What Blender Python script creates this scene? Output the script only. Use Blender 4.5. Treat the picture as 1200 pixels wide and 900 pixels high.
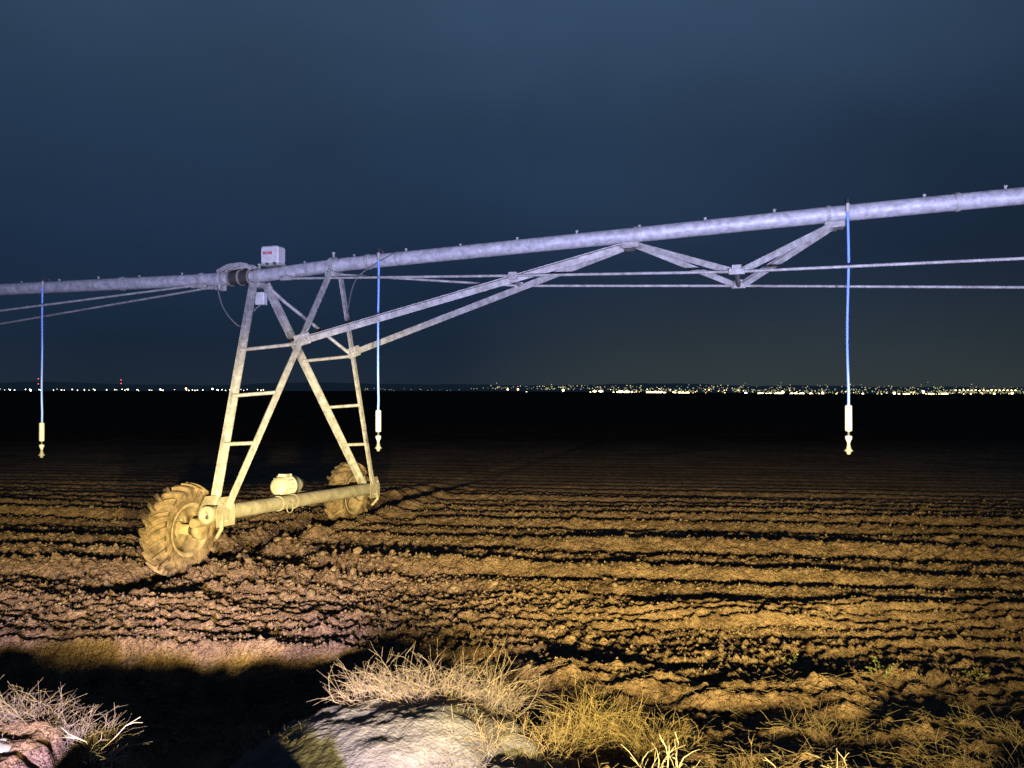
import bpy, math, random
import numpy as np
from mathutils import Vector, Matrix

random.seed(7)
rng = np.random.default_rng(11)
scene = bpy.context.scene
for o in list(bpy.data.objects):
    bpy.data.objects.remove(o)
col = scene.collection
R = math.radians
CAMZ = 2.13            # eye height above the field, standing on the raised road

# ------------------------------------------------------------------ camera
cam_d = bpy.data.cameras.new('camera')
cam = bpy.data.objects.new('camera', cam_d)
col.objects.link(cam)
cam.location = (0, 0, CAMZ)
cam.rotation_euler = (R(90.5), 0, 0)
cam_d.sensor_width = 36
cam_d.lens = 27
cam_d.clip_start = 0.05
cam_d.clip_end = 20000
scene.camera = cam
scene.render.resolution_x, scene.render.resolution_y = 1024, 768

# ------------------------------------------------------------------ sky (night, last blue light)
world = bpy.data.worlds.new('World')
scene.world = world
world.use_nodes = True
wn, wl = world.node_tree.nodes, world.node_tree.links
wn.clear()
w_out = wn.new('ShaderNodeOutputWorld')
w_bg = wn.new('ShaderNodeBackground')
w_tc = wn.new('ShaderNodeTexCoord')
w_sep = wn.new('ShaderNodeSeparateXYZ')
w_ramp = wn.new('ShaderNodeValToRGB')
wl.new(w_tc.outputs['Generated'], w_sep.inputs[0])
wl.new(w_sep.outputs['Z'], w_ramp.inputs[0])
def lin(r, g, b):
    f = lambda c: (c/255/12.92) if c/255 <= 0.04045 else ((c/255+0.055)/1.055)**2.4
    return (f(r), f(g), f(b), 1)
els = w_ramp.color_ramp.elements
els[0].position = 0.0;  els[0].color = lin(30, 41, 54)
els[1].position = 1.0;  els[1].color = lin(47, 70, 101)
for p, c in ((0.06, (23, 37, 54)), (0.16, (24, 40, 62)), (0.30, (35, 54, 78)), (0.45, (50, 71, 96))):
    e = els.new(p); e.color = lin(*c)
# thin uneven cloud
w_noise = wn.new('ShaderNodeTexNoise'); w_noise.inputs['Scale'].default_value = 1.6
w_noise.inputs['Detail'].default_value = 4; w_noise.inputs['Roughness'].default_value = 0.45
w_map = wn.new('ShaderNodeMapping'); w_map.inputs['Scale'].default_value = (1, 1, 2.2)
w_map.inputs['Location'].default_value = (0.35, 0.0, 0.1)
wl.new(w_tc.outputs['Generated'], w_map.inputs[0]); wl.new(w_map.outputs[0], w_noise.inputs['Vector'])
w_mr = wn.new('ShaderNodeMapRange'); w_mr.inputs[1].default_value = 0.3; w_mr.inputs[2].default_value = 0.7
w_mr.inputs[3].default_value = 0.72; w_mr.inputs[4].default_value = 1.28
wl.new(w_noise.outputs['Fac'], w_mr.inputs[0])
w_mul = wn.new('ShaderNodeMix'); w_mul.data_type = 'RGBA'; w_mul.blend_type = 'MULTIPLY'; w_mul.inputs[0].default_value = 1
wl.new(w_ramp.outputs[0], w_mul.inputs[6]); wl.new(w_mr.outputs[0], w_mul.inputs[7])
# sky glow of the town that lies to the right
w_dot = wn.new('ShaderNodeVectorMath'); w_dot.operation = 'DOT_PRODUCT'
w_dot.inputs[1].default_value = Vector((0.36, 0.93, 0.0)).normalized()
wl.new(w_tc.outputs['Generated'], w_dot.inputs[0])
w_g = wn.new('ShaderNodeMapRange'); w_g.interpolation_type = 'SMOOTHSTEP'
w_g.inputs[1].default_value = 0.88; w_g.inputs[2].default_value = 1.0
w_g.inputs[3].default_value = 0.0; w_g.inputs[4].default_value = 1.0
wl.new(w_dot.outputs['Value'], w_g.inputs[0])
w_glow = wn.new('ShaderNodeMix'); w_glow.data_type = 'RGBA'; w_glow.blend_type = 'ADD'
w_gz = wn.new('ShaderNodeMapRange'); w_gz.interpolation_type = 'SMOOTHERSTEP'
w_gz.inputs[1].default_value = -0.02; w_gz.inputs[2].default_value = 0.20; w_gz.inputs[3].default_value = 1.0; w_gz.inputs[4].default_value = 0.12
wl.new(w_sep.outputs['Z'], w_gz.inputs[0])
w_gm = wn.new('ShaderNodeMath'); w_gm.operation = 'MULTIPLY'
wl.new(w_g.outputs[0], w_gm.inputs[0]); wl.new(w_gz.outputs[0], w_gm.inputs[1])
wl.new(w_gm.outputs[0], w_glow.inputs[0])
wl.new(w_mul.outputs[2], w_glow.inputs[6]); w_glow.inputs[7].default_value = (0.019, 0.021, 0.011, 1)
wl.new(w_glow.outputs[2], w_bg.inputs[0])
w_bg.inputs[1].default_value = 1.0
wl.new(w_bg.outputs[0], w_out.inputs[0])

# ------------------------------------------------------------------ headlamps of a pickup parked on the road beside the camera, plus an added fill
def spot_lamp(name, loc, target, watts, color, cone, blend, sx=1.0, size=0.09):
    ld = bpy.data.lights.new(name, 'SPOT')
    ld.energy = watts; ld.color = color; ld.spot_size = R(cone); ld.spot_blend = blend
    ld.shadow_soft_size = size
    o = bpy.data.objects.new(name, ld); col.objects.link(o)
    o.location = loc
    d = Vector(target) - Vector(loc)
    o.rotation_euler = d.to_track_quat('-Z', 'Y').to_euler()
    o.scale = (sx, 1, 1)
    return o
WARM = (1.0, 0.79, 0.27)
COOL = (0.60, 0.60, 1.0)
LA, LB = (-0.15, -1.6, 1.42), (1.35, -1.5, 1.42)
for L in (LA, LB):
    spot_lamp('headlamp_low_beam', L, (L[0]*.4-.9, 10.8, 0.70), 18500, WARM, 23.5, 0.95, 4.6)
    spot_lamp('headlamp_spill', L, (0.2, 10.6, 5.0), 6000, COOL, 50, 0.9, 3.0)

spot_lamp('violet_fill', (-0.15, -1.62, 1.36), (-2.0, 3.6, 0.18), 15000, (0.33, 0.27, 1.0), 16, 0.9, 3.4)  # added violet fill that tints the left bank grass and mound

vs = scene.view_settings
vs.view_transform = 'Standard'; vs.look = 'None'; vs.exposure = 0; vs.gamma = 1
scene.render.engine = 'CYCLES'

# ------------------------------------------------------------------ helpers
WLOC = {}
def tag(o, label=None, cat=None, group=None, kind=None):
    if label: o['label'] = label
    if cat: o['category'] = cat
    if group: o['group'] = group
    if kind: o['kind'] = kind
    return o
def empty(name, loc):
    o = bpy.data.objects.new(name, None); col.objects.link(o); o.location = loc
    o.empty_display_size = 0.1
    WLOC[o] = Vector(loc)
    return o
def frame(d, up=Vector((0, 0, 1))):
    d = Vector(d).normalized()
    if abs(d.dot(up)) > 0.999: up = Vector((0, 1, 0))
    x = d.cross(up).normalized(); y = x.cross(d).normalized()
    return x, y, d
class MB:
    def __init__(s): s.v = []; s.f = []; s.sm = []
    def add(s, vs_, fs, smooth=False):
        b = len(s.v); s.v += [Vector(q) for q in vs_]
        s.f += [[i+b for i in f] for f in fs]; s.sm += [smooth]*len(fs)
        return s
    def sweep(s, pts, prof_list, frames, smooth=True, caps=True):
        n = len(prof_list[0]); vv = []
        for p, pr, fr in zip(pts, prof_list, frames):
            vv += [Vector(p) + fr[0]*a + fr[1]*b for a, b in pr]
        ff = [[k*n+i, k*n+(i+1) % n, (k+1)*n+(i+1) % n, (k+1)*n+i] for k in range(len(pts)-1) for i in range(n)]
        s.add(vv, ff, smooth)
        if caps:
            if smooth:
                s.v += vv[:n]+vv[-n:]; c0 = len(s.v)-2*n
                s.f += [[c0+i for i in reversed(range(n))], [c0+n+i for i in range(n)]]; s.sm += [False, False]
                return s
            b = len(s.v) - len(vv)
            s.f += [[b+i for i in reversed(range(n))], [b+(len(pts)-1)*n+i for i in range(n)]]; s.sm += [False, False]
        return s
    def tube(s, pts, r, n=12, caps=True):
        pts = [Vector(p) for p in pts]
        rs = r if isinstance(r, (list, tuple)) else [r]*len(pts)
        frs = []; up = Vector((0, 0, 1))
        for i in range(len(pts)):
            d = pts[min(i+1, len(pts)-1)] - pts[max(i-1, 0)]
            fr = frame(d, up); frs.append(fr); 
            if abs(d.normalized().z) > 0.95: up = fr[1]
        pr = [[(math.cos(2*math.pi*k/n)*q, math.sin(2*math.pi*k/n)*q) for k in range(n)] for q in rs]
        return s.sweep(pts, pr, frs, True, caps)
    def angle(s, a, b, w, t, up, flip=1):
        """steel angle iron from a to b, flange w, thickness t"""
        fr = frame(Vector(b)-Vector(a), Vector(up))
        pr = [(0, 0), (w*flip, 0), (w*flip, -t), (t*flip, -t), (t*flip, -w), (0, -w)]
        if flip < 0: pr = pr[::-1]
        pr = [(x - w*flip*0.35, y + w*0.35) for x, y in pr]
        return s.sweep([a, b], [pr, pr], [fr, fr], False, True)
    def box(s, c, ax, h, bev=0.0):
        """box with centre c, axes ax (3 unit vectors), half sizes h; bevelled long edges along ax[2]"""
        c = Vector(c); x, y, z = [Vector(q) for q in ax]
        if bev <= 0:
            vv = [c + x*h[0]*i + y*h[1]*j + z*h[2]*k for k in (-1, 1) for j in (-1, 1) for i in (-1, 1)]
            return s.add(vv, [[0, 2, 3, 1], [4, 5, 7, 6], [0, 1, 5, 4], [2, 6, 7, 3], [0, 4, 6, 2], [1, 3, 7, 5]])
        pr = []
        for (sx, sy, a0) in ((1, 1, 0), (-1, 1, 90), (-1, -1, 180), (1, -1, 270)):
            for q in (0, 30, 60, 90):
                a = R(a0+q); pr.append((sx*(h[0]-bev)+math.cos(a)*bev, sy*(h[1]-bev)+math.sin(a)*bev))
        small = [(a*(1-bev*.5/h[0]), b*(1-bev*.5/h[1])) for a, b in pr]
        return s.sweep([c-z*h[2], c-z*(h[2]-bev*.5), c+z*(h[2]-bev*.5), c+z*h[2]], [small, pr, pr, small], [(x, y, z)]*4, False, True)
    def lathe(s, c, axis, prof, n=32, smooth=True, closed=False):
        """prof: list of (r, h) along axis"""
        x, y, z = frame(axis); c = Vector(c); m = len(prof); vv = []
        for k in range(n):
            a = 2*math.pi*k/n; e = x*math.cos(a)+y*math.sin(a)
            vv += [c + e*r + z*h for r, h in prof]
        rng_ = range(m) if closed else range(m-1)
        ff = [[k*m+i, k*m+(i+1) % m, ((k+1) % n)*m+(i+1) % m, ((k+1) % n)*m+i] for k in range(n) for i in rng_]
        return s.add(vv, ff, smooth)
    def ring(s, c, axis, r0, r1, h, n=24):
        return s.lathe(c, axis, [(r0, -h), (r1, -h), (r1, h), (r0, h)], n, False, True)
    def build(s, name, mat, parent=None, origin=None):
        me = bpy.data.meshes.new(name)
        cs = Vector(origin) if origin is not None else sum(s.v, Vector())/len(s.v)
        me.from_pydata([q-cs for q in s.v], [], s.f)
        me.polygons.foreach_set('use_smooth', s.sm)
        me.materials.append(mat); me.update()
        o = bpy.data.objects.new(name, me); col.objects.link(o)
        WLOC[o] = cs
        if parent is not None:
            o.parent = parent; o.location = cs - WLOC[parent]
        else: o.location = cs
        return o
def place_copy(src, parent, wloc, rot=None):
    o = src.copy(); col.objects.link(o); o.parent = parent
    o.location = Vector(wloc) - WLOC[parent]; WLOC[o] = Vector(wloc)
    if rot is not None: o.rotation_euler = rot
    return o

# ------------------------------------------------------------------ materials
def mat(name, base, rough=0.6, metal=0.0, var=None, scale=6.0, bump=0.0, bscale=40.0, detail=6, spec=0.4, obj=False):
    m = bpy.data.materials.new(name); m.use_nodes = True
    n, l = m.node_tree.nodes, m.node_tree.links
    b = n['Principled BSDF']
    b.inputs['Roughness'].default_value = rough; b.inputs['Metallic'].default_value = metal
    b.inputs['Specular IOR Level'].default_value = spec
    b.inputs['Base Color'].default_value = (*base, 1)
    g = n.new('ShaderNodeNewGeometry'); tc = n.new('ShaderNodeTexCoord')
    src = tc.outputs['Object'] if obj else g.outputs['Position']
    if var:
        t = n.new('ShaderNodeTexNoise'); t.inputs['Scale'].default_value = scale; t.inputs['Detail'].default_value = detail
        t.inputs['Roughness'].default_value = 0.65
        l.new(src, t.inputs['Vector'])
        r = n.new('ShaderNodeValToRGB'); r.color_ramp.elements[0].position = 0.32; r.color_ramp.elements[1].position = 0.68
        r.color_ramp.elements[0].color = (*base, 1); r.color_ramp.elements[1].color = (*var, 1)
        l.new(t.outputs['Fac'], r.inputs[0]); l.new(r.outputs[0], b.inputs['Base Color'])
    if bump:
        t2 = n.new('ShaderNodeTexNoise'); t2.inputs['Scale'].default_value = bscale; t2.inputs['Detail'].default_value = 5
        l.new(src, t2.inputs['Vector'])
        bp = n.new('ShaderNodeBump'); bp.inputs['Strength'].default_value = 1.0; bp.inputs['Distance'].default_value = bump
        l.new(t2.outputs['Fac'], bp.inputs['Height']); l.new(bp.outputs[0], b.inputs['Normal'])
    return m
def emis(name, color, strength):
    m = bpy.data.materials.new(name); m.use_nodes = True
    n, l = m.node_tree.nodes, m.node_tree.links; n.clear()
    e = n.new('ShaderNodeEmission'); o = n.new('ShaderNodeOutputMaterial')
    e.inputs[0].default_value = (*color, 1); e.inputs[1].default_value = strength
    l.new(e.outputs[0], o.inputs[0]); m.cycles.emission_sampling = 'NONE'
    return m
M = {}
M['galv'] = mat('galvanised_steel', (0.17, 0.16, 0.145), 0.6, 0.1, (0.40, 0.40, 0.39), 11, 0.003, 60, detail=14)
M['galv_dirty'] = mat('galvanised_steel_muddy', (0.13, 0.105, 0.075), 0.8, 0.0, (0.27, 0.255, 0.22), 6, 0.003, 50, detail=12)
M['pipe'] = mat('galvanised_pipe', (0.21, 0.21, 0.23), 0.55, 0.15, (0.50, 0.50, 0.52), 13, 0.004, 45, detail=14)
M['rubber'] = mat('black_rubber', (0.03, 0.028, 0.028), 0.6, 0, (0.05, 0.045, 0.045), 20)
M['cable'] = mat('cable', (0.12, 0.12, 0.13), 0.6)
M['white'] = mat('white_enclosure', (0.40, 0.40, 0.41), 0.5, 0, (0.55, 0.55, 0.55), 12)
M['red'] = mat('red_print', (0.38, 0.05, 0.07), 0.5)
M['weight'] = mat('white_plastic', (0.55, 0.55, 0.52), 0.5, 0, (0.40, 0.39, 0.36), 30)
M['hose'] = mat('blue_hose', (0.16, 0.30, 0.78), 0.35, 0, (0.20, 0.34, 0.8), 6)
M['brass'] = mat('sprinkler_grey', (0.22, 0.22, 0.20), 0.5)
M['dark'] = mat('dark_fitting', (0.04, 0.04, 0.045), 0.5)
M['motor'] = mat('cream_motor_paint', (0.42, 0.41, 0.38), 0.6, 0, (0.20, 0.17, 0.13), 9, 0.001, 30)
M['mudtyre'] = mat('mud_caked_tyre', (0.035, 0.026, 0.017), 0.95, 0, (0.19, 0.135, 0.085), 7, 0.02, 28, spec=0.1)
M['rimpaint'] = mat('muddy_rim', (0.10, 0.07, 0.042), 0.85, 0, (0.26, 0.20, 0.13), 9, 0.006, 30)
def soil_mat():
    m = bpy.data.materials.new('field_soil'); m.use_nodes = True
    n, l = m.node_tree.nodes, m.node_tree.links; bs = n['Principled BSDF']
    bs.inputs['Roughness'].default_value = .95; bs.inputs['Specular IOR Level'].default_value = 0.0
    g = n.new('ShaderNodeNewGeometry')
    def noise(sc, det, ro=.6):
        t = n.new('ShaderNodeTexNoise'); t.inputs['Scale'].default_value = sc; t.inputs['Detail'].default_value = det; t.inputs['Roughness'].default_value = ro
        l.new(g.outputs['Position'], t.inputs['Vector']); return t.outputs['Fac']
    def ramp(f, p0, c0, p1, c1):
        r = n.new('ShaderNodeValToRGB'); e = r.color_ramp.elements
        e[0].position = p0; e[0].color = (*c0, 1); e[1].position = p1; e[1].color = (*c1, 1); l.new(f, r.inputs[0]); return r.outputs[0]
    c = ramp(noise(5, 12, .78), .36, (.046, .031, .022), .66, (.178, .124, .090))
    d = ramp(noise(.5, 3), .35, (.72, .70, .70), .65, (1.18, 1.15, 1.08))
    mx = n.new('ShaderNodeMix'); mx.data_type = 'RGBA'; mx.blend_type = 'MULTIPLY'; mx.inputs[0].default_value = 1
    l.new(c, mx.inputs[6]); l.new(d, mx.inputs[7])
    s0 = n.new('ShaderNodeSeparateXYZ'); l.new(g.outputs['Position'], s0.inputs[0])      # light falloff painted into the soil colour: far land darkened towards black
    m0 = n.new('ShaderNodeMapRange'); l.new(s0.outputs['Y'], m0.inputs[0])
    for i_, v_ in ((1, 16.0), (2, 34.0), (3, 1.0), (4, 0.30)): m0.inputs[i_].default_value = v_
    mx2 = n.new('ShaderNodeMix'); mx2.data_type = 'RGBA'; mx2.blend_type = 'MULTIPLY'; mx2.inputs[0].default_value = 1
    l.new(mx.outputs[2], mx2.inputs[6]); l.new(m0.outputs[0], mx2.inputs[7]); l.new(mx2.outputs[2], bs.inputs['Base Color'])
    vo = n.new('ShaderNodeTexVoronoi'); vo.inputs['Scale'].default_value = 30; l.new(g.outputs['Position'], vo.inputs['Vector'])
    v2 = n.new('ShaderNodeTexVoronoi'); v2.inputs['Scale'].default_value = 70; l.new(g.outputs['Position'], v2.inputs['Vector'])
    b1 = n.new('ShaderNodeBump'); b1.invert = True; b1.inputs['Distance'].default_value = .022; l.new(vo.outputs['Distance'], b1.inputs['Height'])
    b2 = n.new('ShaderNodeBump'); b2.invert = True; b2.inputs['Distance'].default_value = .010; l.new(v2.outputs['Distance'], b2.inputs['Height']); l.new(b1.outputs[0], b2.inputs['Normal'])
    b3 = n.new('ShaderNodeBump'); b3.inputs['Distance'].default_value = .03; l.new(noise(28, 8), b3.inputs['Height']); l.new(b2.outputs[0], b3.inputs['Normal'])
    l.new(b3.outputs[0], bs.inputs['Normal'])
    sp = n.new('ShaderNodeSeparateXYZ'); l.new(g.outputs['Position'], sp.inputs[0])     # smoother rolled seedbed farther out
    mr = n.new('ShaderNodeMapRange'); l.new(sp.outputs['Y'], mr.inputs[0])
    for i_, v_ in ((1, 11.5), (2, 20.0), (3, 1.0), (4, 0.08)): mr.inputs[i_].default_value = v_
    for bb in (b1, b2, b3): l.new(mr.outputs[0], bb.inputs['Strength'])
    return m
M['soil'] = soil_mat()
M['clod'] = mat('soil_clod', (0.055, 0.039, 0.027), 0.95, 0, (0.125, 0.09, 0.063), 30, 0.008, 50, spec=0.1)
M['sand'] = mat('pale_sandy_gravel', (0.045, 0.043, 0.043), 0.95, 0, (0.080, 0.076, 0.074), 10, 0.010, 60, detail=10, spec=0.15)
M['rock'] = mat('grey_rock', (0.07, 0.068, 0.068), 0.9, 0, (0.15, 0.145, 0.145), 8, 0.015, 22, detail=10)
M['road'] = mat('gravel_road', (0.24, 0.22, 0.19), 0.95, 0, (0.34, 0.31, 0.27), 4, 0.01, 40)
M['hill'] = mat('far_hillside', (0.16, 0.16, 0.15), 1.0)
M['straw'] = mat('dry_straw', (0.08, 0.06, 0.035), 0.8, 0, (0.17, 0.13, 0.08), 45, spec=0.2)
M['straw_pale'] = mat('bleached_dry_grass', (0.06, 0.045, 0.036), 0.8, 0, (0.18, 0.145, 0.118), 45, spec=0.2)
M['straw_gold'] = mat('golden_dry_grass', (0.075, 0.054, 0.027), 0.8, 0, (0.18, 0.135, 0.07), 45, spec=0.2)
M['twig'] = mat('bleached_twig', (0.15, 0.13, 0.11), 0.8, 0, (0.26, 0.23, 0.20), 14, spec=0.2)
M['weed'] = mat('green_weed', (0.07, 0.10, 0.03), 0.7, 0, (0.16, 0.19, 0.06), 14, spec=0.25)
M['seedling'] = mat('yellow_green_seedling', (0.05, 0.06, 0.02), 0.7, 0, (0.11, 0.115, 0.04), 20, spec=0.25)

# ------------------------------------------------------------------ terrain
TAB = [rng.random((256, 256)) for _ in range(6)]
def vn(x, y, k=0):
    xi = np.floor(x).astype(np.int64); yi = np.floor(y).astype(np.int64)
    fx = x-xi; fy = y-yi
    fx = fx*fx*fx*(fx*(fx*6-15)+10); fy = fy*fy*fy*(fy*(fy*6-15)+10)
    T = TAB[k % 6]; a = xi & 255; b = yi & 255; a1 = (xi+1) & 255; b1 = (yi+1) & 255
    return (T[a, b]*(1-fx)+T[a1, b]*fx)*(1-fy)+(T[a, b1]*(1-fx)+T[a1, b1]*fx)*fy
def sst(e0, e1, x):
    t = np.clip((x-e0)/(e1-e0), 0, 1); return t*t*(3-2*t)
PX, PY = 0.954, -0.299      # pipe (and row) direction on the ground
BX, BY = 0.299, 0.954       # base beam direction, square to the pipe
UW = -6.38                  # the wheel track runs along BX,BY at this offset
def height(x, y):
    x = np.asarray(x, float); y = np.asarray(y, float)
    u = PX*x+PY*y; v = BX*x+BY*y
    far = 1-sst(26, 60, y)
    # ---- plough ridges parallel to the pipe
    vr = y + .13*x
    vw = vr + 0.08*(vn(u*.2, v*.5, 0)-.5) + 0.04*(vn(u*1.3, v*.9, 1)-.5)
    vw = vw + .34*(vn(vr*.75, vr*0+3.5, 4)-.5) + .16*(vn(vr*.5+u*.12, vr*0+9.5, 5)-.5)
    ph = (vw-8.30)/0.74
    s = 0.5+0.5*np.cos(2*np.pi*ph)
    s = s**0.8
    amp = 0.055+0.13*vn(u*.22, np.round(ph)*7.3, 2)
    gap = sst(.66, .80, vn(u*.9, np.round(ph)*3.7, 3))*np.exp(-((u-UW-1.5)/2.6)**2)*(1-sst(11, 14, v))
    coarse = amp*s*(1-.75*gap)*(1-.9*sst(11.5, 19, vr))
    # ---- shallow tine marks nearer the road
    vf = y+.02*x + 0.08*(vn(u*.2, v*.5, 0)-.5) + .03*(vn(u*1.3, v*.9, 1)-.5)
    vf = vf + .22*(vn(vf*1.3, vf*0+5.5, 3)-.5)
    ph2 = vf/0.19
    fine = 0.060*(0.5+0.5*np.cos(2*np.pi*ph2))*(0.5+vn(u*.6, np.round(ph2)*5.1, 4))
    fine = fine + 0.07*sst(.55, .85, vn(u*.55, v*1.5, 5))
    k = sst(7.75, 8.2, vr + .25*(vn(u*.3, v*.1, 5)-.5))
    z = fine*(1-k) + coarse*k
    # ---- clods
    c1 = np.abs(2*vn(u*2.2, v*4.4, 1)-1); c2 = np.abs(2*vn(u*7.5, v*10.5, 2)-1); c3 = np.abs(2*vn(u*16, v*21, 3)-1)
    nearw = np.exp(-((u-UW-.6)/2.2)**2)*np.exp(-((v-8.0)/1.6)**2)
    rough = (0.55+0.5*vn(u*.4, v*.8, 0))*(1-.92*sst(12, 20, vr))+1.1*nearw
    z = z + rough*(0.026*(c1-.4)+0.048*(c2-.4)+0.044*(c3-.4)+.026*(np.abs(2*vn(u*31, v*37, 4)-1)-.4))*(0.35+.65*far)
    z = z + nearw*0.16*(vn(u*1.5, v*1.7, 4)-.45)
    # ---- rut pressed by the wheels
    du = u-UW
    rut = sst(5.9, 6.6, v)*(1-.9*sst(12.5, 17, v))
    z = z - rut*(0.15*np.exp(-(du/.26)**4)) + rut*0.07*np.exp(-((np.abs(du)-.48)/.16)**2)
    z = z*far*(1-.6*sst(22, 60, y))
    # ---- bank and ditch along the road
    t = 1-sst(0.0, 1.0, (y + .06*x - 3.0)/3.2)
    right = 0.24*t
    notch = np.exp(-((x+1.72)/.42)**4)
    ce = 4.15-.85*notch
    cz = .22+.24*sst(-1.9, -2.3, x)
    left = cz - (cz+.42)*sst(ce-.35, ce+.35, y) + .42*sst(5.75, 6.3, y)
    m = sst(.55, -.75, x+.15*(y-4.5))
    shade_berm = .385*np.exp(-((x+1.27)/.66)**6)*np.exp(-((y-2.95)/.24)**2)  # unseen ridge added below the frame edge to throw the ditch into shadow
    bank = left*m + right*(1-m) + shade_berm
    inb = 1-sst(5.4, 6.1, y+.05*x)
    bump = 0.10*(vn(x*2.1, y*2.3, 1)-.5)+0.06*(vn(x*5.3, y*5.1, 2)-.5)+.03*(vn(x*14, y*13, 3)-.5)
    z = z*(1-.55*inb*m) + bank*(1-sst(6.1, 6.5, y)) + bump*inb
    # ---- land falls a little to the right far off
    z = z - np.where(y > 60, (y-60)*0.0035*sst(-.15, .55, x/np.maximum(y, 1)), 0)
    return z
def sst_rev(a, b, x): return sst(b, a, x)

def grid_mesh(name, X, Y, Z, material, kind='structure', smooth=True):
    r, c = X.shape
    me = bpy.data.meshes.new(name)
    co = np.stack([X, Y, Z], -1).reshape(-1, 3).astype(np.float32)
    i = np.arange((r-1)*(c-1)); a = (i//(c-1))*c + i % (c-1)
    q = np.stack([a, a+1, a+c+1, a+c], -1).astype(np.int32)
    me.vertices.add(len(co)); me.vertices.foreach_set('co', co.ravel())
    me.loops.add(q.size); me.loops.foreach_set('vertex_index', q.ravel())
    me.polygons.add(len(q)); me.polygons.foreach_set('loop_start', np.arange(0, q.size, 4, dtype=np.int32))
    me.polygons.foreach_set('use_smooth', np.full(len(q), smooth))
    me.update(calc_edges=True); me.materials.append(material)
    o = bpy.data.objects.new(name, me); col.objects.link(o)
    tag(o, kind=kind)
    return o
ys = np.concatenate([np.linspace(1.3, 5, 130, endpoint=False), np.linspace(5, 11, 280, endpoint=False),
                     1/np.linspace(1/11, 1/27, 330, endpoint=False), np.geomspace(27, 70, 110, endpoint=False),
                     np.geomspace(70, 9000, 60)])
us = np.linspace(-1, 1, 981)
YY = np.repeat(ys[:, None], len(us), 1); XX = us[None, :]*(0.80*YY+2.6)
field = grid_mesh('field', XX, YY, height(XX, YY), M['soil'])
# road behind and under the camera, wide ground sheet round about
g = MB(); g.add([(-9000, -9000, -.75), (9000, -9000, -.75), (9000, 1.3, -.75), (-9000, 1.3, -.75)], [[0, 1, 2, 3]])
tag(g.build('ground', M['soil'], origin=(0, 0, -.75)), kind='structure')
rx = np.linspace(-40, 40, 161); ry = np.linspace(-9, 1.9, 40)
RX, RY = np.meshgrid(rx, ry)
tag(grid_mesh('road', RX, RY, 0.50+.03*vn(RX*1.5, RY*1.5, 2)-.5*sst(1.2, 1.9, RY), M['road']), kind='structure')
# far hills behind the town
ha = np.linspace(-0.85, 0.85, 240); hd = np.linspace(0, 1, 14)
HA, HD = np.meshgrid(ha, hd)
HY = 5200+1800*HD
hz = (95*vn(ha*5+3, ha*0+2, 0)+45*vn(ha*16, ha*0+7, 1)+18*vn(ha*60, ha*0+1, 2))*1.0
hz = 40+hz*0.40-30*sst(-.1, .4, ha)
tag(grid_mesh('hills', HA*HY, HY, -30+(hz[None, :]+30)*sst(0, 1, HD), M['hill']), kind='structure')

def hz_at(x, y): return float(height(np.array([x]), np.array([y]))[0])

# clods lying on the worked soil
def clods():
    ico = [(0, 0, -1), (.724, -.526, -.447), (-.276, -.851, -.447), (-.894, 0, -.447), (-.276, .851, -.447), (.724, .526, -.447),
           (.276, -.851, .447), (-.724, -.526, .447), (-.724, .526, .447), (.276, .851, .447), (.894, 0, .447), (0, 0, 1)]
    fs = [(0, 2, 1), (1, 5, 0), (0, 3, 2), (0, 4, 3), (0, 5, 4), (1, 10, 5), (2, 6, 1), (3, 7, 2), (4, 8, 3), (5, 9, 4),
          (1, 6, 10), (2, 7, 6), (3, 8, 7), (4, 9, 8), (5, 10, 9), (6, 11, 10), (7, 11, 6), (8, 11, 7), (9, 11, 8), (10, 11, 9)]
    n = 11000
    y = 5.6+9.5*rng.random(n)**1.4; x = (rng.random(n)*2-1)*(.72*y+1)
    k = 4200
    uu = UW+.4+rng.normal(0, 1.6, k); vv = 7.6+rng.normal(0, .9, k)
    x[:k] = PX*uu+BX*vv; y[:k] = PY*uu+BY*vv
    ok = y > 5.4; x = x[ok]; y = y[ok]; n = len(x)
    r = 0.007+0.022*rng.random(n)**3
    r[:k//5] *= 1.7
    z = height(x, y)+r*.25
    ico = np.array(ico); fs = np.array(fs)
    j = 1+.55*(rng.random((n, 12, 1))-.5)
    sc = 1+.7*(rng.random((n, 1, 3))-.5); sc[:, :, 2] *= .75
    V = ico[None]*j*sc*r[:, None, None]
    an = rng.random(n)*6.28; ca, sa = np.cos(an)[:, None], np.sin(an)[:, None]
    V = np.stack([V[..., 0]*ca-V[..., 1]*sa, V[..., 0]*sa+V[..., 1]*ca, V[..., 2]], -1)
    V = V+np.stack([x, y, z], -1)[:, None, :]
    F = fs[None]+12*np.arange(n)[:, None, None]
    me = bpy.data.meshes.new('soil_clods')
    me.from_pydata(V.reshape(-1, 3).tolist(), [], F.reshape(-1, 3).tolist())
    me.materials.append(M['clod'])
    o = bpy.data.objects.new('soil_clods', me); col.objects.link(o)
    tag(o, 'loose brown soil clods scattered over the ploughed field', 'soil clods', kind='stuff')
clods()
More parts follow.
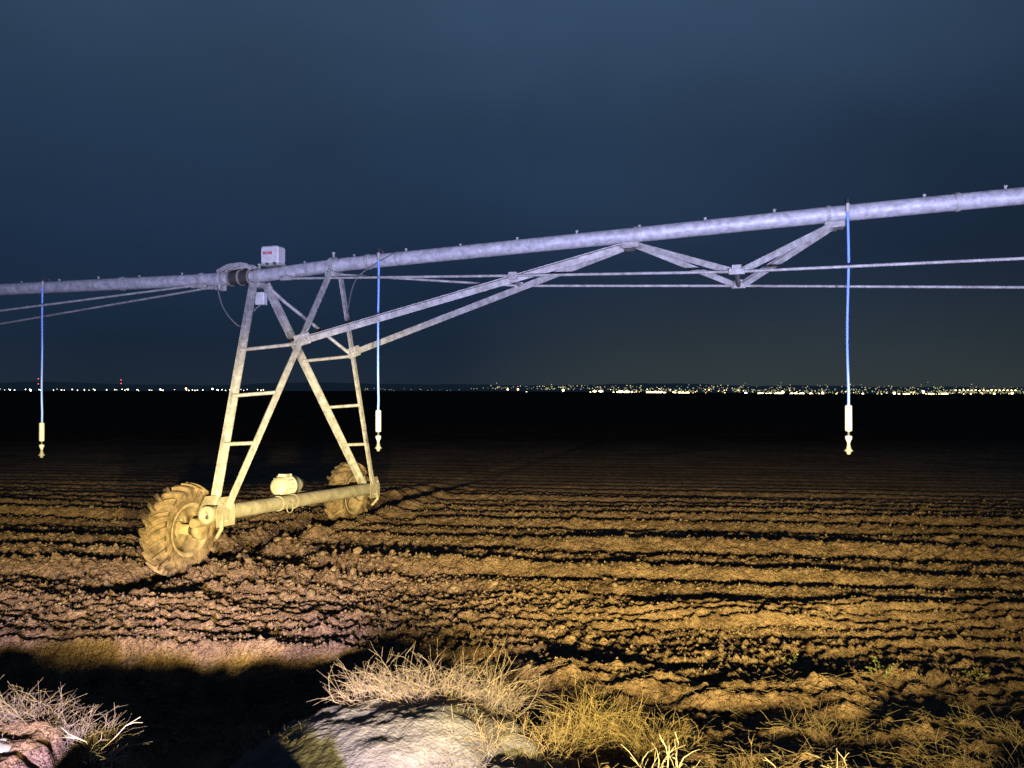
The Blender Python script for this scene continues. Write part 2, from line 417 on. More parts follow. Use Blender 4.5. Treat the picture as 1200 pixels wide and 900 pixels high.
def crumbs():
    o6 = np.array([(1, 0, 0), (-1, 0, 0), (0, 1, 0), (0, -1, 0), (0, 0, 1), (0, 0, -1)], float)
    f8 = np.array([(0, 2, 4), (2, 1, 4), (1, 3, 4), (3, 0, 4), (2, 0, 5), (1, 2, 5), (3, 1, 5), (0, 3, 5)])
    n = 42000
    y = 5.4+8.5*rng.random(n)**1.3; x = (rng.random(n)*2-1)*(.72*y+.6)
    keep = vn(x*1.1, y*2.5, 3)+.25*rng.random(n) > .45
    x, y = x[keep], y[keep]; n = len(x)
    r = .004+.016*rng.random(n)**3
    V = o6[None]*(1+.8*(rng.random((n, 6, 1))-.5))*(1+.6*(rng.random((n, 1, 3))-.5))*r[:, None, None]
    an = rng.random(n)*6.28; ca, sa = np.cos(an)[:, None], np.sin(an)[:, None]
    V = np.stack([V[..., 0]*ca-V[..., 1]*sa, V[..., 0]*sa+V[..., 1]*ca, V[..., 2]], -1)+np.stack([x, y, height(x, y)+r*.35], -1)[:, None, :]
    F = f8[None]+6*np.arange(n)[:, None, None]
    me = bpy.data.meshes.new('soil_crumbs'); me.from_pydata(V.reshape(-1, 3).tolist(), [], F.reshape(-1, 3).tolist())
    me.materials.append(M['clod'])
    o = bpy.data.objects.new('soil_crumbs', me); col.objects.link(o)
    tag(o, 'fine crumbly brown soil covering the near plough rows', 'soil crumbs', kind='stuff')
crumbs()

# ------------------------------------------------------------------ irrigation machine: shared geometry
b = Vector((BX, BY, 0)); p = Vector((PX, PY, 0)); up = Vector((0, 0, 1))
MID = Vector((-2.89, 10.75, 0))
def pz(t):                                   # height of the pipe centre along the line
    return np.interp(t, [-30, -5.74, -1.85, -.77, .435, 4.51, 6.92, 8.69, 14, 22], [3.70, 3.77, 3.755, 3.765, 3.865, 4.03, 4.135, 4.20, 4.30, 4.26])
def pp(t, off=0.0, dz=0.0):
    q = MID + p*t + b*off; q.z = float(pz(t))+dz; return q
PR = 0.092
N0 = Vector((-3.45, 8.92, .70)); F0 = Vector((-2.32, 12.58, .53))
bd = (F0-N0).normalized()

# ------------------------------------------------------------------ tower
tower = empty('irrigation_tower', (-2.9, 10.75, 0))
tag(tower, 'galvanised steel A-frame irrigation tower on two muddy wheels carrying the pipe', 'irrigation tower')
A_t, B_t = -.76, .44
Atop, Btop = pp(A_t, 0, -.10), pp(B_t, 0, -.10)
footN, footF = N0+bd*.10, F0-bd*.08
legs = {}
def leg(key, a, c, w, flip, upv):
    legs[key] = (a, c)
    MB().angle(a, c, w, .012, upv, flip).build('leg', M['galv'], tower)
leg('NA', footN + p*-.09+up*.06, Atop+b*-.07+p*-.05, .082, 1, -p)
leg('NB', footN + p*.09+up*.06, Btop+b*-.09, .095, -1, p)
leg('FA', footF + p*-.09+up*.06, Atop+b*.08+p*.05, .088, 1, -p)
leg('FB', footF + p*.09+up*.06, Btop+b*.07+p*.06, .072, -1, p)
def on(key, s): return legs[key][0].lerp(legs[key][1], s)
for s in (.245, .45, .66):
    MB().tube([on('NA', s), on('NB', s)], .024, 10).build('rung', M['galv'], tower)
for s in (.22, .415, .645):
    MB().tube([on('FA', s), on('FB', s)], .024, 10).build('rung', M['galv'], tower)
MB().tube([on('FA', .97)+p*.05, on('FA', .97).lerp(on('FB', .645), .18)+p*.02, on('FB', .645)], [.030, .026, .026], 8).build('diagonal_brace', M['galv'], tower)
br = MB().tube([N0-bd*.12, F0+bd*.10], .090, 24)
beam = br.build('base_beam', M['galv_dirty'], tower)
for s in (.33, .42):
    MB().ring(N0.lerp(F0, s), bd, .088, .100, .018, 24).build('clamp_band', M['galv_dirty'], beam)
lp = N0.lerp(F0, .36)+up*-.06+p*.10
MB().tube([lp+up*(.07*math.cos(a))+bd*(.07*math.sin(a)) for a in [k*2*math.pi/16 for k in range(17)]], .008, 6).build('wire_loop', M['galv_dirty'], beam)

# end plates that carry the legs
def gusset(q, dirb, name='end_plate'):
    m = MB()
    for sgn in (-1, 1):
        pl = []
        for (a, h) in ((-.17, -.14), (.15, -.14), (.17, .05), (.10, .20), (-.08, .20), (-.17, .06)):
            pl.append(q + bd*a*dirb + up*h + p*sgn*.108)
        m.add(pl+[c+p*.010*sgn for c in pl], [[0, 1, 2, 3, 4, 5], [11, 10, 9, 8, 7, 6]]+[[i, i+6, (i+1) % 6+6, (i+1) % 6] for i in range(6)])
    o = m.build(name, M['galv_dirty'], tower)
    for (a, h) in ((-.09, .12), (.09, .12), (0, -.08)):
        bm_ = MB().lathe(q+bd*a*dirb+up*h+p*.118, p, [(0, .016), (.014, .016), (.017, .010), (.017, 0)], 8)
        bm_.build('bolt', M['galv'], o)
gusset(N0+bd*.06, 1); gusset(F0-bd*.06, -1)

# wheels and gearboxes
WR = 0.53
def bent_lug():
    """one chevron bar of the tractor tread, built at the top of a wheel: axis x, radial z"""
    m = MB(); pts = []; prs = []; frs = []
    for k in range(5):
        q = k/4; w = -.005+.150*q; ang = (0.20*q)
        rr = WR-.055-.050*q**2.5
        e = Vector((0, math.sin(ang), math.cos(ang))); tn = Vector((0, math.cos(ang), -math.sin(ang)))
        pts.append(Vector((w, 0, 0))+e*rr)
        hh = .062+.006*(1-q); ww = .022+.008*q
        prs.append([(-ww, -.02), (ww, -.02), (ww*.7, hh), (-ww*.7, hh)])
        frs.append((tn, (e+Vector((.45*q*q, 0, 0))).normalized(), Vector((1, 0, 0))))
    m.sweep(pts, prs, frs, False, True)
    me = bpy.data.meshes.new('tread_lug')
    me.from_pydata(m.v, [], m.f); me.materials.append(M['mudtyre']); me.update()
    m2 = bpy.data.meshes.new('tread_lug_mirrored')
    m2.from_pydata([Vector((-q.x, q.y, q.z)) for q in m.v], [], [f[::-1] for f in m.f]); m2.materials.append(M['mudtyre']); m2.update()
    return me, m2
LUG = bent_lug()
def wheel(c, gear_q, seed):
    rnd = random.Random(seed)
    w = empty('wheel', c); w.parent = tower; w.location = Vector(c)-WLOC[tower]
    x, y, z = frame(p)
    # tyre carcass with an uneven coat of mud
    prof = [(.300, -.115), (.335, -.140), (.400, -.150), (.455, -.138), (.478, -.095), (.486, -.04), (.486, .04), (.478, .095), (.455, .138), (.400, .150), (.335, .140), (.300, .115), (.292, .05), (.292, -.05)]
    m = MB().lathe(c, p, prof, 72, True, True)
    for i, q in enumerate(m.v):
        d = q-Vector(c); r = d.length
        if r > .33:
            n1 = .5*vn(np.array([q.x*9+q.z*3]), np.array([q.y*9+q.z*7]), seed)[0]+.5*vn(np.array([q.x*23+q.z*11]), np.array([q.y*21+q.z*17]), seed+1)[0]
            m.v[i] = Vector(c)+d*(1+.055*(n1-.5))+p*(.022*(n1-.5)*(1 if d.dot(p) > 0 else -1))
    m.build('tyre', M['mudtyre'], w, origin=c)
    nl = 21
    for k in range(nl):
        for side in (0, 1):
            o = bpy.data.objects.new('tread_lug', LUG[side]); col.objects.link(o)
            o.parent = w
            an = 2*math.pi*(k+.5*side)/nl+rnd.uniform(-.015, .015)
            rot = Matrix((p, b*1.0, up)).transposed().to_4x4() @ Matrix.Rotation(an, 4, 'X')
            o.matrix_local = rot
            o.scale = (1, rnd.uniform(.9, 1.25), rnd.uniform(.97, 1.03))
    # rim: flange, barrel, dished disc set towards the far side, hub
    MB().lathe(c, p, [(.288, .128), (.312, .134), (.318, .128), (.312, .118), (.290, .112), (.272, .100), (.268, -.10), (.290, -.112), (.318, -.128), (.312, -.134), (.280, -.124), (.258, -.10), (.258, .105), (.276, .122)], 48, True, True).build('rim', M['rimpaint'], w, origin=c)
    MB().lathe(c, p, [(0, -.075), (.10, -.075), (.12, -.085), (.20, -.112), (.262, -.100), (.262, -.110), (.20, -.122), (.10, -.095), (0, -.090)], 40).build('wheel_disc', M['rimpaint'], w, origin=c)
    hb = MB().lathe(c, p, [(.085, -.078), (.085, -.03), (.06, -.02), (.06, .12), (0, .12)], 24)
    hub = hb.build('hub', M['rimpaint'], w, origin=c)
    for k in range(8):
        a = 2*math.pi*k/8
        nb = MB().lathe(Vector(c)+(x*math.cos(a)+y*math.sin(a))*.125+p*-.092, p, [(.013, 0), (.013, .018), (0, .018)], 6)
        nb.build('wheel_nut', M['galv_dirty'], w)
    # worm gearbox between the wheel and the beam end
    m = MB().lathe(gear_q+p*-.10, p, [(0, -.10), (.055, -.10), (.06, -.04), (.095, -.03), (.105, .02), (.105, .06), (.09, .075), (0, .075)], 28)
    m.tube([gear_q+p*-.04+up*.10-bd*.16, gear_q+p*-.04+up*.10+bd*.18], .055, 16)
    gb = m.build('gearbox', M['rimpaint'], tower)
    return w
CN = Vector((-3.87, 9.02, .505)); CF = Vector((-2.71, 12.70, .415))
wheel(CN, CN+p*.33, 3)
wheel(CF, CF+p*.33, 9)
# round shaft cover with its dark bore, and towing lug, at each end of the beam
for q, sgn in ((N0, -1), (F0, 1)):
    e = q + bd*sgn*.13
    cov = MB().lathe(e, bd*sgn, [(.102, -.03), (.105, .015), (.095, .035), (.03, .040), (.03, .01), (0, .01)], 28).build('shaft_cover', M['galv_dirty'], tower)
    MB().lathe(e+bd*sgn*.037+p*.035+up*-.02, bd*sgn, [(0, .006), (.022, .006), (.022, -.02)], 16).build('bore', M['dark'], cov)
    MB().tube([q+p*.10+up*-.02, q+p*.12+up*-.16-bd*sgn*-.03, q+p*.03+up*-.27], .022, 10).build('tow_lug', M['galv_dirty'], tower)
# drive shafts along the beam and the centre motor
ms = N0.lerp(F0, .47)+p*-.19+up*.09
for q in (CN+p*.29+up*.10, CF+p*.29+up*.10):
    MB().tube([ms, q], .016, 8).build('drive_shaft', M['galv_dirty'], tower)
mc = ms+up*.10
mo = MB().lathe(mc, bd, [(0, -.30), (.08, -.298), (.118, -.275), (.135, -.23), (.138, -.05), (.146, -.045), (.146, -.015), (.138, -.01), (.136, .10), (.10, .17), (.085, .25), (0, .252)], 32).build('centre_motor', M['motor'], tower)
MB().box(mc+up*.142-bd*.10, (bd, p, up), (.085, .06, .028), .012).build('terminal_box', M['motor'], mo)
fin = MB()
for k in range(9):
    a = R(-10+k*24)
    e = p*math.cos(a)+up*math.sin(a)
    fin.box(mc-bd*.14+e*.142, (bd, e, e.cross(bd)), (.075, .010, .005))
fin.build('cooling_fin', M['motor'], mo)
MB().box(ms+up*-.02, (bd, p, up), (.09, .07, .07), .02).build('motor_mount', M['galv_dirty'], tower)

# top of the tower: control box, its bracket and the hanging junction box
cb = pp(-.52, -.02, .26)
cbx = MB().box(cb, (p, up, b), (.145, .125, .095), .035).build('control_box', M['white'], tower)
MB().box(cb-up*.135, (p, b, up), (.150, .085, .016)).build('box_base', M['galv'], cbx)
lt = MB()
x0 = -.10
for k, w_ in enumerate((.012, .011, .008, .009, .011, .012)):
    lt.box(cb-b*.097+p*(x0+.012)+up*.025, (p, up, b), (w_*.85, .020, .0015)); x0 += .025
lt.build('red_lettering', M['red'], cbx)
for s in (-.02, .10):
    MB().lathe(cb+p*s-up*.13-b*.09, -b, [(.018, 0), (.018, .035), (0, .035)], 12).build('cable_gland', M['dark'], cbx)
jb = Atop+up*-.24+p*.03
MB().box(jb+up*.02, (p, up, b), (.075, .09, .045), .015).build('junction_box', M['white'], tower)
for t_, nm in ((A_t, 'pipe_saddle'), (B_t, 'pipe_saddle')):
    q = pp(t_)
    sd = MB(); sd.ring(q, p, .094, .112, .035, 28)
    sd.box(q+up*-.135, (p, b, up), (.075, .11, .035), .01)
    so = sd.build(nm, M['galv'], tower)
    MB().lathe(q+up*.105, up, [(.016, 0), (.016, .05), (.026, .055), (.026, .075), (0, .08)], 12).build('saddle_bolt', M['galv'], so)
hook = pp(-1.02)
# bent plate arching over the flexible joint
arch = []
m = MB()
path = [(-1.42, .085), (-1.32, .13), (-1.22, .165), (-1.02, .175), (-.92, .155), (-.84, .11)]
for off in (-.075, .075):
    pts_ = [pp(t_, off, h_) for t_, h_ in path]
    pr = [(-.012, -.03), (.012, -.03), (.012, .03), (-.012, .03)]
    frs = []
    for i in range(len(pts_)):
        d = (pts_[min(i+1, 5)]-pts_[max(i-1, 0)]).normalized(); frs.append((b, b.cross(d)*-1, d))
    m.sweep(pts_, [pr]*6, frs, False, True)
m.box(pp(-1.12, 0, .182), (p, b, up), (.12, .088, .008))
m.build('joint_bracket', M['galv'], tower)

# wiring
def cable(pts_, r, name, parent, n=24, m_='cable'):
    P_ = [Vector(q) for q in pts_]; out = []
    for i in range(len(P_)-1):
        a0 = P_[max(i-1, 0)]; a1 = P_[i]; a2 = P_[i+1]; a3 = P_[min(i+2, len(P_)-1)]
        for k in range(n//(len(P_)-1)+1):
            t = k/(n//(len(P_)-1)+1)
            out.append(.5*((2*a1)+(-a0+a2)*t+(2*a0-5*a1+4*a2-a3)*t*t+(-a0+3*a1-3*a2+a3)*t**3))
    out.append(P_[-1])
    return MB().tube(out, r, 6).build(name, M[m_], parent)
cable([pp(-1.42, -.08, -.10), pp(-1.30, -.12, -.40), pp(-1.12, -.14, -.62), pp(-.95, -.12, -.72), pp(-.82, -.08, -.52), jb-up*.06], .011, 'hanging_cable', tower)
cable([on('FB', .82), pp(.80, -.05, -.26), pp(1.15, -.10, -.05), pp(1.45, -.07, .08)], .009, 'sensor_wire', tower)

# ------------------------------------------------------------------ pipe spans
def span(label, t0, t1, step, first):
    root = empty('pipe_span', pp((t0+t1)/2))
    tag(root, label, 'pipe span', 'irrigation pipe spans')
    n = max(2, int(abs(t1-t0)/.5))
    ts = [t0+(t1-t0)*k/n for k in range(n+1)]
    pipe = MB().tube([pp(t_) for t_ in ts], PR, 28).build('pipe', M['pipe'], root)
    t_ = first
    k = 0
    while t_ < t1:
        if t_ > t0+.1:
            q = pp(t_, 0, PR-.008)
            h = .030+.016*((k*7) % 3)/2
            MB().lathe(q, up, [(.014, 0), (.014, h*.55), (.019, h*.58), (.019, h), (0, h+.004)], 10).build('outlet', M['galv'], pipe)
        t_ += step; k += 1
    return root, pipe
spanR, pipeR = span('long lavender grey pipe span with V-shaped truss struts, right of the tower', -.90, 21.5, .78, -.02)
spanL, pipeL = span('short visible pipe span left of the tower with two rods sloping away', -22, -1.22, .78, -21.6)
tag(spanL, group='irrigation pipe spans')
# rubber boot of the flexible joint
bo = MB(); prof = []
for k in range(19):
    prof.append((.100+.012*math.sin(k*math.pi*.9), -.19+.38*k/18))
q0 = pp(-1.06); ax = (pp(-.90)-pp(-1.22)).normalized()
boot = bo.lathe(q0, ax, prof, 28).build('rubber_joint_boot', M['rubber'], spanR)
cl = MB()
for s in (-.17, .0, .17): cl.ring(q0+ax*s, ax, .105, .118, .012, 28)
cl.build('hose_clamp', M['galv_dirty'], boot)
# flanges and bands on the pipes
def bands(ts, root):
    for t_ in ts:
        MB().ring(pp(t_), (pp(t_+.1)-pp(t_-.1)).normalized(), PR-.002, PR+.012, .022, 28).build('pipe_band', M['galv'], root)
bands((.98, 4.62, 6.80, 8.1), spanR); bands((-1.75, -1.35, -3.2), spanL)

# heavy struts from tower legs up to the pipe
sA = on('NB', .675); sB = on('FB', .66)
eA, eB = pp(4.46, -.055, -.13), pp(4.46, .055, -.13)
MB().angle(sA, eA, .085, .010, up, 1).build('tower_strut', M['galv'], spanR)
MB().angle(sB, eB, .085, .010, up, -1).build('tower_strut', M['galv'], spanR)
for q, e, sg in ((sA, eA, -1), (sB, eB, 1)):
    d_ = (e-q).normalized(); n_ = d_.cross(up).normalized()
    gp_ = MB().box(q+d_*.04+n_*.012, (d_, n_.cross(d_), n_), (.11, .075, .006), .02).build('gusset_plate', M['galv'], spanR)
    for k in (-.06, .0, .06):
        MB().lathe(q+d_*(.04+k)+n_*.018, n_, [(.013, 0), (.013, .012), (0, .014)], 8).build('bolt', M['galv_dirty'], gp_)
xa, xb = sA.lerp(eA, .675)+up*.03, sB.lerp(eB, .655)+up*.03
MB().tube([xa-b*.05, xb+b*.05], .028, 10).build('cross_bar', M['galv'], spanR)
for q in (xa, xb):
    MB().box(q, (p, b, up), (.055, .03, .045), .01).build('rod_clevis', M['galv'], spanR)
def hanger(t_):
    q = pp(t_, 0, -.125)
    m = MB().box(q, (p, b, up), (.11, .09, .035), .012)
    m.box(q+up*-.035+p*-.02, (p, b, up), (.05, .12, .012))
    m.build('strut_bracket', M['galv'], spanR)
def vee(t0, t1, tb, zb, root, half=.60):
    nn = pp(tb, -half); nf = pp(tb, half); nn.z, nf.z = zb if isinstance(zb, tuple) else (zb, zb)
    for te, sg in ((t0, 1), (t1, -1)):
        for q, o_ in ((nn, -.05), (nf, .05)):
            MB().angle(pp(te, o_, -.12), q+p*(-.05*sg)+up*.02, .072, .008, up, 1 if o_ < 0 else -1).build('truss_strut', M['galv'], root)
    MB().tube([nn, nf], .026, 10).build('spreader_bar', M['galv'], root)
    for q in (nn, nf):
        m = MB().box(q, (p, b, up), (.085, .03, .032), .01)
        m.box(q+up*.045, (p, b, up), (.05, .012, .03))
        m.build('node_plate', M['galv'], root)
    return nn, nf
hanger(4.55); hanger(6.86)
n1, f1 = vee(4.62, 6.84, 5.81, 3.44, spanR)
n2, f2 = vee(9.8, 12.2, 11.0, (3.45, 3.20), spanR)
n3, f3 = vee(15.0, 17.4, 16.2, 3.44, spanR)
def rod(a, c, root, r=.017): MB().tube([a, c], r, 8).build('truss_rod', M['galv'], root)
ra, rb = pp(-.28, -.10, -.105), pp(.50, .10, -.12)
for seq in ((ra, xa, n1, n2, n3, pp(21, -.10, -.1)), (rb, xb, f1, f2, f3, pp(21, .10, -.1))):
    for a, c in zip(seq[:-1], seq[1:]): rod(a, c, spanR)
MB().box(pp(-.25, -.10, -.105), (p, b, up), (.09, .03, .03), .01).build('rod_anchor', M['galv'], spanR)
nl_, fl_ = vee(-8.6, -6.2, -7.4, 3.18, spanL)
for q, e in ((nl_, pp(-1.75, -.10, -.09)), (fl_, pp(-1.75, .10, -.11))): rod(e, q, spanL)
for o_ in (-.10, .10):
    MB().box(pp(-1.72, o_, -.10), (p, b, up), (.13, .022, .03), .01).build('rod_anchor', M['galv'], spanL)
for o_ in (-.06, .06):
    MB().box(pp(-1.42, o_, -.12), (p, b, up), (.05, .02, .05), .01).build('pipe_lug', M['galv'], spanL)

# ------------------------------------------------------------------ drop hoses with sprinklers
def drop(t_, zbot, label, toplen=.06):
    q = pp(t_, -.125); base = Vector((q.x, q.y, zbot))
    root = empty('sprinkler_drop', base)
    tag(root, label, 'sprinkler drop', 'drop hoses hanging from the pipe')
    top = pp(t_, 0, PR-.01)
    neck = [top, top+up*.03, top+up*.06-b*.03, top+up*.065-b*.075, top+up*.04-b*.115, q+up*.04]
    MB().tube(neck, .017, 10).build('goose_neck', M['dark'] , root)
    MB().lathe(q+up*.05, -up, [(.022, -.03), (.022, .05), (.016, .055), (.016, .07)], 12).build('hose_clamp', M['galv'], root)
    zz = zbot+.60
    hp = [q.lerp(base+up*.53, k/12)+p*(.010*math.sin(k*.52+t_)*min(1, k/3)*(1 if k < 12 else 0))+b*(.008*math.sin(k*.8+2*t_)) for k in range(13)]
    MB().tube(hp, .0145, 10).build('hose', M['hose'], root)
    MB().lathe(base+up*.26, up, [(0, 0), (.030, 0), (.037, .012), (.037, .275), (.030, .29), (.017, .29)], 18).build('hose_weight', M['weight'], root)
    MB().tube([base+up*.20, base+up*.27], .015, 10).build('connector', M['dark'], root)
    MB().lathe(base+up*.12, up, [(0, 0), (.014, 0), (.022, .03), (.036, .06), (.036, .085), (.018, .092), (0, .092)], 16).build('pressure_regulator', M['weight'], root)
    sp = MB().lathe(base, up, [(0, 0), (.018, .003), (.024, .022), (.026, .030), (.040, .040), (.042, .050), (.030, .062), (.022, .085), (.018, .12), (0, .12)], 16).build('sprinkler_head', M['brass'], root)
    MB().lathe(base+up*.034, up, [(.026, 0), (.048, .006), (.048, .011), (.026, .011)], 16).build('deflector_plate', M['brass'], sp)
drop(-4.64, 1.08, 'drop hose with white weight hanging at far left, under the left pipe span')
drop(1.195, 1.32, 'drop hose with white weight hanging just right of the tower')
drop(6.99, 1.42, 'bright blue drop hose with white weight hanging beside the V struts on the right')

# ------------------------------------------------------------------ bank: pale mound, stones
def mound(name, cx, cy, rx_, ry_, h, base, material, seed, n=90):
    a = np.linspace(-1.25, 1.25, n); A, B_ = np.meshgrid(a, a)
    X = cx+A*rx_; Y = cy+B_*ry_
    rr = A**2+B_**2*(1+.2*A)
    Z = base+h*(1-rr**1.15)+.10*(vn(X*3.2, Y*3.2, seed)-.5)+.035*(vn(X*9, Y*8, seed+3)-.5)+.010*(np.abs(2*vn(X*19, Y*17, seed+1)-1)-.4)+.008*(np.abs(2*vn(X*45, Y*42, seed+2)-1)-.4)
    return grid_mesh(name, X, Y, Z, material)
mound('mound', -.58, 3.95, .92, .74, .34, .12, M['sand'], 1, 160)
mound('mound', -3.0, 3.55, .72, .55, .25, .22, M['sand'], 3)
def rock(label, x, y, z, sx, sy, sz, seed):
    m = MB(); nu, nv = 26, 16; vv = []; ff = []
    for j in range(nv+1):
        th = math.pi*j/nv
        for i in range(nu):
            ph = 2*math.pi*i/nu
            d = Vector((math.sin(th)*math.cos(ph), math.sin(th)*math.sin(ph), math.cos(th)))
            n_ = vn(np.array([d.x*1.7+d.z*.9+9]), np.array([d.y*1.7+d.z*.7+4]), seed)[0]-.5
            n2_ = vn(np.array([d.x*5+d.z*2+9]), np.array([d.y*5+d.z*3+4]), seed+1)[0]-.5
            q = d*(1+.5*n_+.14*n2_)
            vv.append((x+q.x*sx, y+q.y*sy, z+q.z*sz))
    for j in range(nv):
        for i in range(nu):
            ff.append([j*nu+i, (j+1)*nu+i, (j+1)*nu+(i+1) % nu, j*nu+(i+1) % nu])
    m.add(vv, ff, True)
    o = m.build('rock', M['rock'], origin=(x, y, z-sz))
    tag(o, label, 'rock', 'rocks on the bank')
rock('grey rock at the bottom edge just right of the pale mound', -.08, 3.55, .22, .19, .17, .16, 1)
rock('small grey rock at the left edge beside the pale dry grass', -2.42, 3.62, .42, .09, .09, .07, 2)

# ------------------------------------------------------------------ dry grass, twigs and weeds
def strand(V, F, pts, r0, r1):
    n = len(pts); b0 = len(V)
    for i, q in enumerate(pts):
        d = (pts[min(i+1, n-1)]-pts[max(i-1, 0)])
        if d.length < 1e-6: d = Vector((0, 0, 1))
        fx, fy, _ = frame(d)
        r = r0+(r1-r0)*i/(n-1)
        for k in range(3):
            a = 2.094*k
            V.append(q+fx*math.cos(a)*r+fy*math.sin(a)*r)
    for i in range(n-1):
        for k in range(3):
            F.append([b0+i*3+k, b0+i*3+(k+1) % 3, b0+(i+1)*3+(k+1) % 3, b0+(i+1)*3+k])
def build_strands(name, V, F, material, parent):
    m = MB(); m.v = V; m.f = F; m.sm = [True]*len(F)
    return tag(m.build(name, material, parent, origin=WLOC[parent] if parent else None), kind='stuff')
def tuft(label, x, y, h, spread, n, material, seed, lean=(0, 0), base=None, branch=0.45, r=.0013, name='grass_tuft', cat='grass', group='dry grass tufts on the bank', dz=0.0):
    rd = random.Random(seed)
    z0 = (hz_at(x, y) if base is None else base)+dz
    root = empty(name, (x, y, z0)); tag(root, label, cat, group)
    V, F = [], []
    for _ in range(int(n*1.7) if name == 'grass_tuft' else n):
        a = rd.uniform(0, 6.283); d = spread*math.sqrt(rd.random())
        bx_, by_ = x+math.cos(a)*d, y+math.sin(a)*d*.7
        zb_ = (hz_at(bx_, by_) if base is None else base-.35*(d/spread)**2*h*.3)+dz-.01
        L = h*rd.uniform(.25, 1.0)**1.3*1.1*(1-.25*d/spread)
        ox = math.cos(a)*d/spread*.5+rd.gauss(0, .5)+lean[0]; oy = math.sin(a)*d/spread*.4+rd.gauss(0, .45)+lean[1]
        dr = Vector((ox, oy, 1)).normalized(); pts = []
        q = Vector((bx_, by_, zb_)); k_ = 5; bend = Vector((rd.gauss(0, .3), rd.gauss(0, .3), -rd.uniform(-.05, .45)))
        for i in range(k_):
            pts.append(q.copy()); q = q+dr*(L/(k_-1)); dr = (dr+bend+Vector((rd.gauss(0, .16), rd.gauss(0, .16), rd.gauss(0, .1)))).normalized()
        rr = r*rd.uniform(.6, 1.25)
        strand(V, F, pts, rr, rr*.45)
        if rd.random() < branch:
            for _b in range(rd.randint(1, 3)):
                i = rd.randint(1, k_-2); s = pts[i]
                dd = ((pts[i+1]-pts[i]).normalized()+Vector((rd.gauss(0, .6), rd.gauss(0, .6), rd.uniform(-.1, .4)))).normalized()
                l2 = L*rd.uniform(.15, .4)
                strand(V, F, [s, s+dd*l2*.5, s+dd*l2+Vector((rd.gauss(0, .01), 0, rd.gauss(0, .01)))], rr*.7, rr*.35)
    build_strands('stems', V, F, material, root)
    return root
def weed(label, x, y, h, spread, n, seed, material, leaf=.03, group='green weeds by the field'):
    rd = random.Random(seed); z0 = hz_at(x, y)
    root = empty('weed', (x, y, z0)); tag(root, label, 'weed', group)
    V, F = [], []; LV, LF = [], []
    for _ in range(n):
        a = rd.uniform(0, 6.283); d = spread*math.sqrt(rd.random())*.5
        q = Vector((x+math.cos(a)*d, y+math.sin(a)*d, z0-.01)); dr = Vector((math.cos(a)*.5+rd.gauss(0, .2), math.sin(a)*.5+rd.gauss(0, .2), 1)).normalized()
        L = h*rd.uniform(.4, 1); pts = []
        for i in range(5):
            pts.append(q.copy()); q = q+dr*L/4; dr = (dr+Vector((rd.gauss(0, .15), rd.gauss(0, .15), -.05))).normalized()
        strand(V, F, pts, .003, .0015)
        for i in range(1, 5):
            for _l in range(3):
                e = Vector((rd.gauss(0, 1), rd.gauss(0, 1), rd.uniform(0, .8))).normalized()
                s = e.cross(Vector((rd.gauss(0, 1), rd.gauss(0, 1), rd.gauss(0, 1)))).normalized()
                l = leaf*rd.uniform(.6, 1.3); c = pts[i]
                b0 = len(LV)
                LV += [c, c+e*l*.5+s*l*.22+up*.004, c+e*l, c+e*l*.5-s*l*.22+up*.004, c+e*l*.5-e.cross(s)*l*.06]
                LF += [[b0, b0+1, b0+4], [b0+1, b0+2, b0+4], [b0+2, b0+3, b0+4], [b0+3, b0, b0+4], [b0, b0+3, b0+2, b0+1]]
    build_strands('stems', V, F, material, root)
    m = MB(); m.v = LV; m.f = LF; m.sm = [False]*len(LF); tag(m.build('leaves', material, root, origin=WLOC[root]), kind='stuff')

def gp(px, py, z=0.0):                      # ground point seen at a pixel, at height z
    Y = (CAMZ-z)*900/(py-458); return (px-600)/900*Y, Y
# tufts behind and on the mound
tuft('bleached dry grass tuft leaning left at the left end of the mound crest', -.74, 4.36, .36, .22, 150, M['straw_pale'], 21, (-.25, 0), base=.40)
tuft('dense pinkish dry grass tuft at the middle of the mound crest', -.50, 4.34, .38, .24, 190, M['straw_pale'], 22, (.05, 0), base=.40)
tuft('tall dry grass tuft with forked stems at the right end of the mound', -.16, 4.36, .40, .22, 170, M['straw_pale'], 23, (.2, 0), base=.36)
tuft('short straw coloured tuft spilling over the front of the mound', -.25, 3.86, .20, .24, 170, M['straw'], 24, (.15, -.35), base=.40)
tuft('golden dry grass tuft right of the mound', .42, 4.25, .34, .22, 190, M['straw_gold'], 25, (.05, 0), base=.26)
tuft('low golden grass tuft lying between mound and bleached twigs', .18, 4.0, .20, .26, 190, M['straw_gold'], 26, (.3, -.1), base=.30)
tuft('golden straw tuft behind the bleached twigs', .75, 4.10, .24, .24, 150, M['straw_gold'], 27, (.2, .1), base=.26)
tuft('tangle of bleached white twigs at the bottom edge, centre right', .72, 3.62, .26, .14, 46, M['twig'], 28, (.15, 0), base=.30, branch=.9, r=.0042, name='dry_twigs', cat='twigs')
tuft('sparse bleached twigs at the bottom edge on the right', 1.42, 3.62, .24, .22, 40, M['twig'], 29, (-.1, 0), base=.26, branch=.8, r=.0034, name='dry_twigs', cat='twigs')
tuft('fine dry grass clump at the bottom edge, right of the twigs', 1.12, 3.75, .18, .2, 90, M['straw'], 30, (.1, 0), base=.26)
tuft('flattened dry stalks at the bottom right corner', 2.25, 3.85, .30, .34, 70, M['straw'], 31, (-.6, .1), base=.24, branch=.6)
tuft('thin dry stalks lying beside the right edge', 2.70, 4.25, .26, .26, 46, M['straw'], 32, (-.7, .2), base=.24, branch=.6)
tuft('thin straw clump on the right bank below the seedlings', 1.75, 4.35, .20, .26, 90, M['straw'], 33, (.2, 0), base=.20)
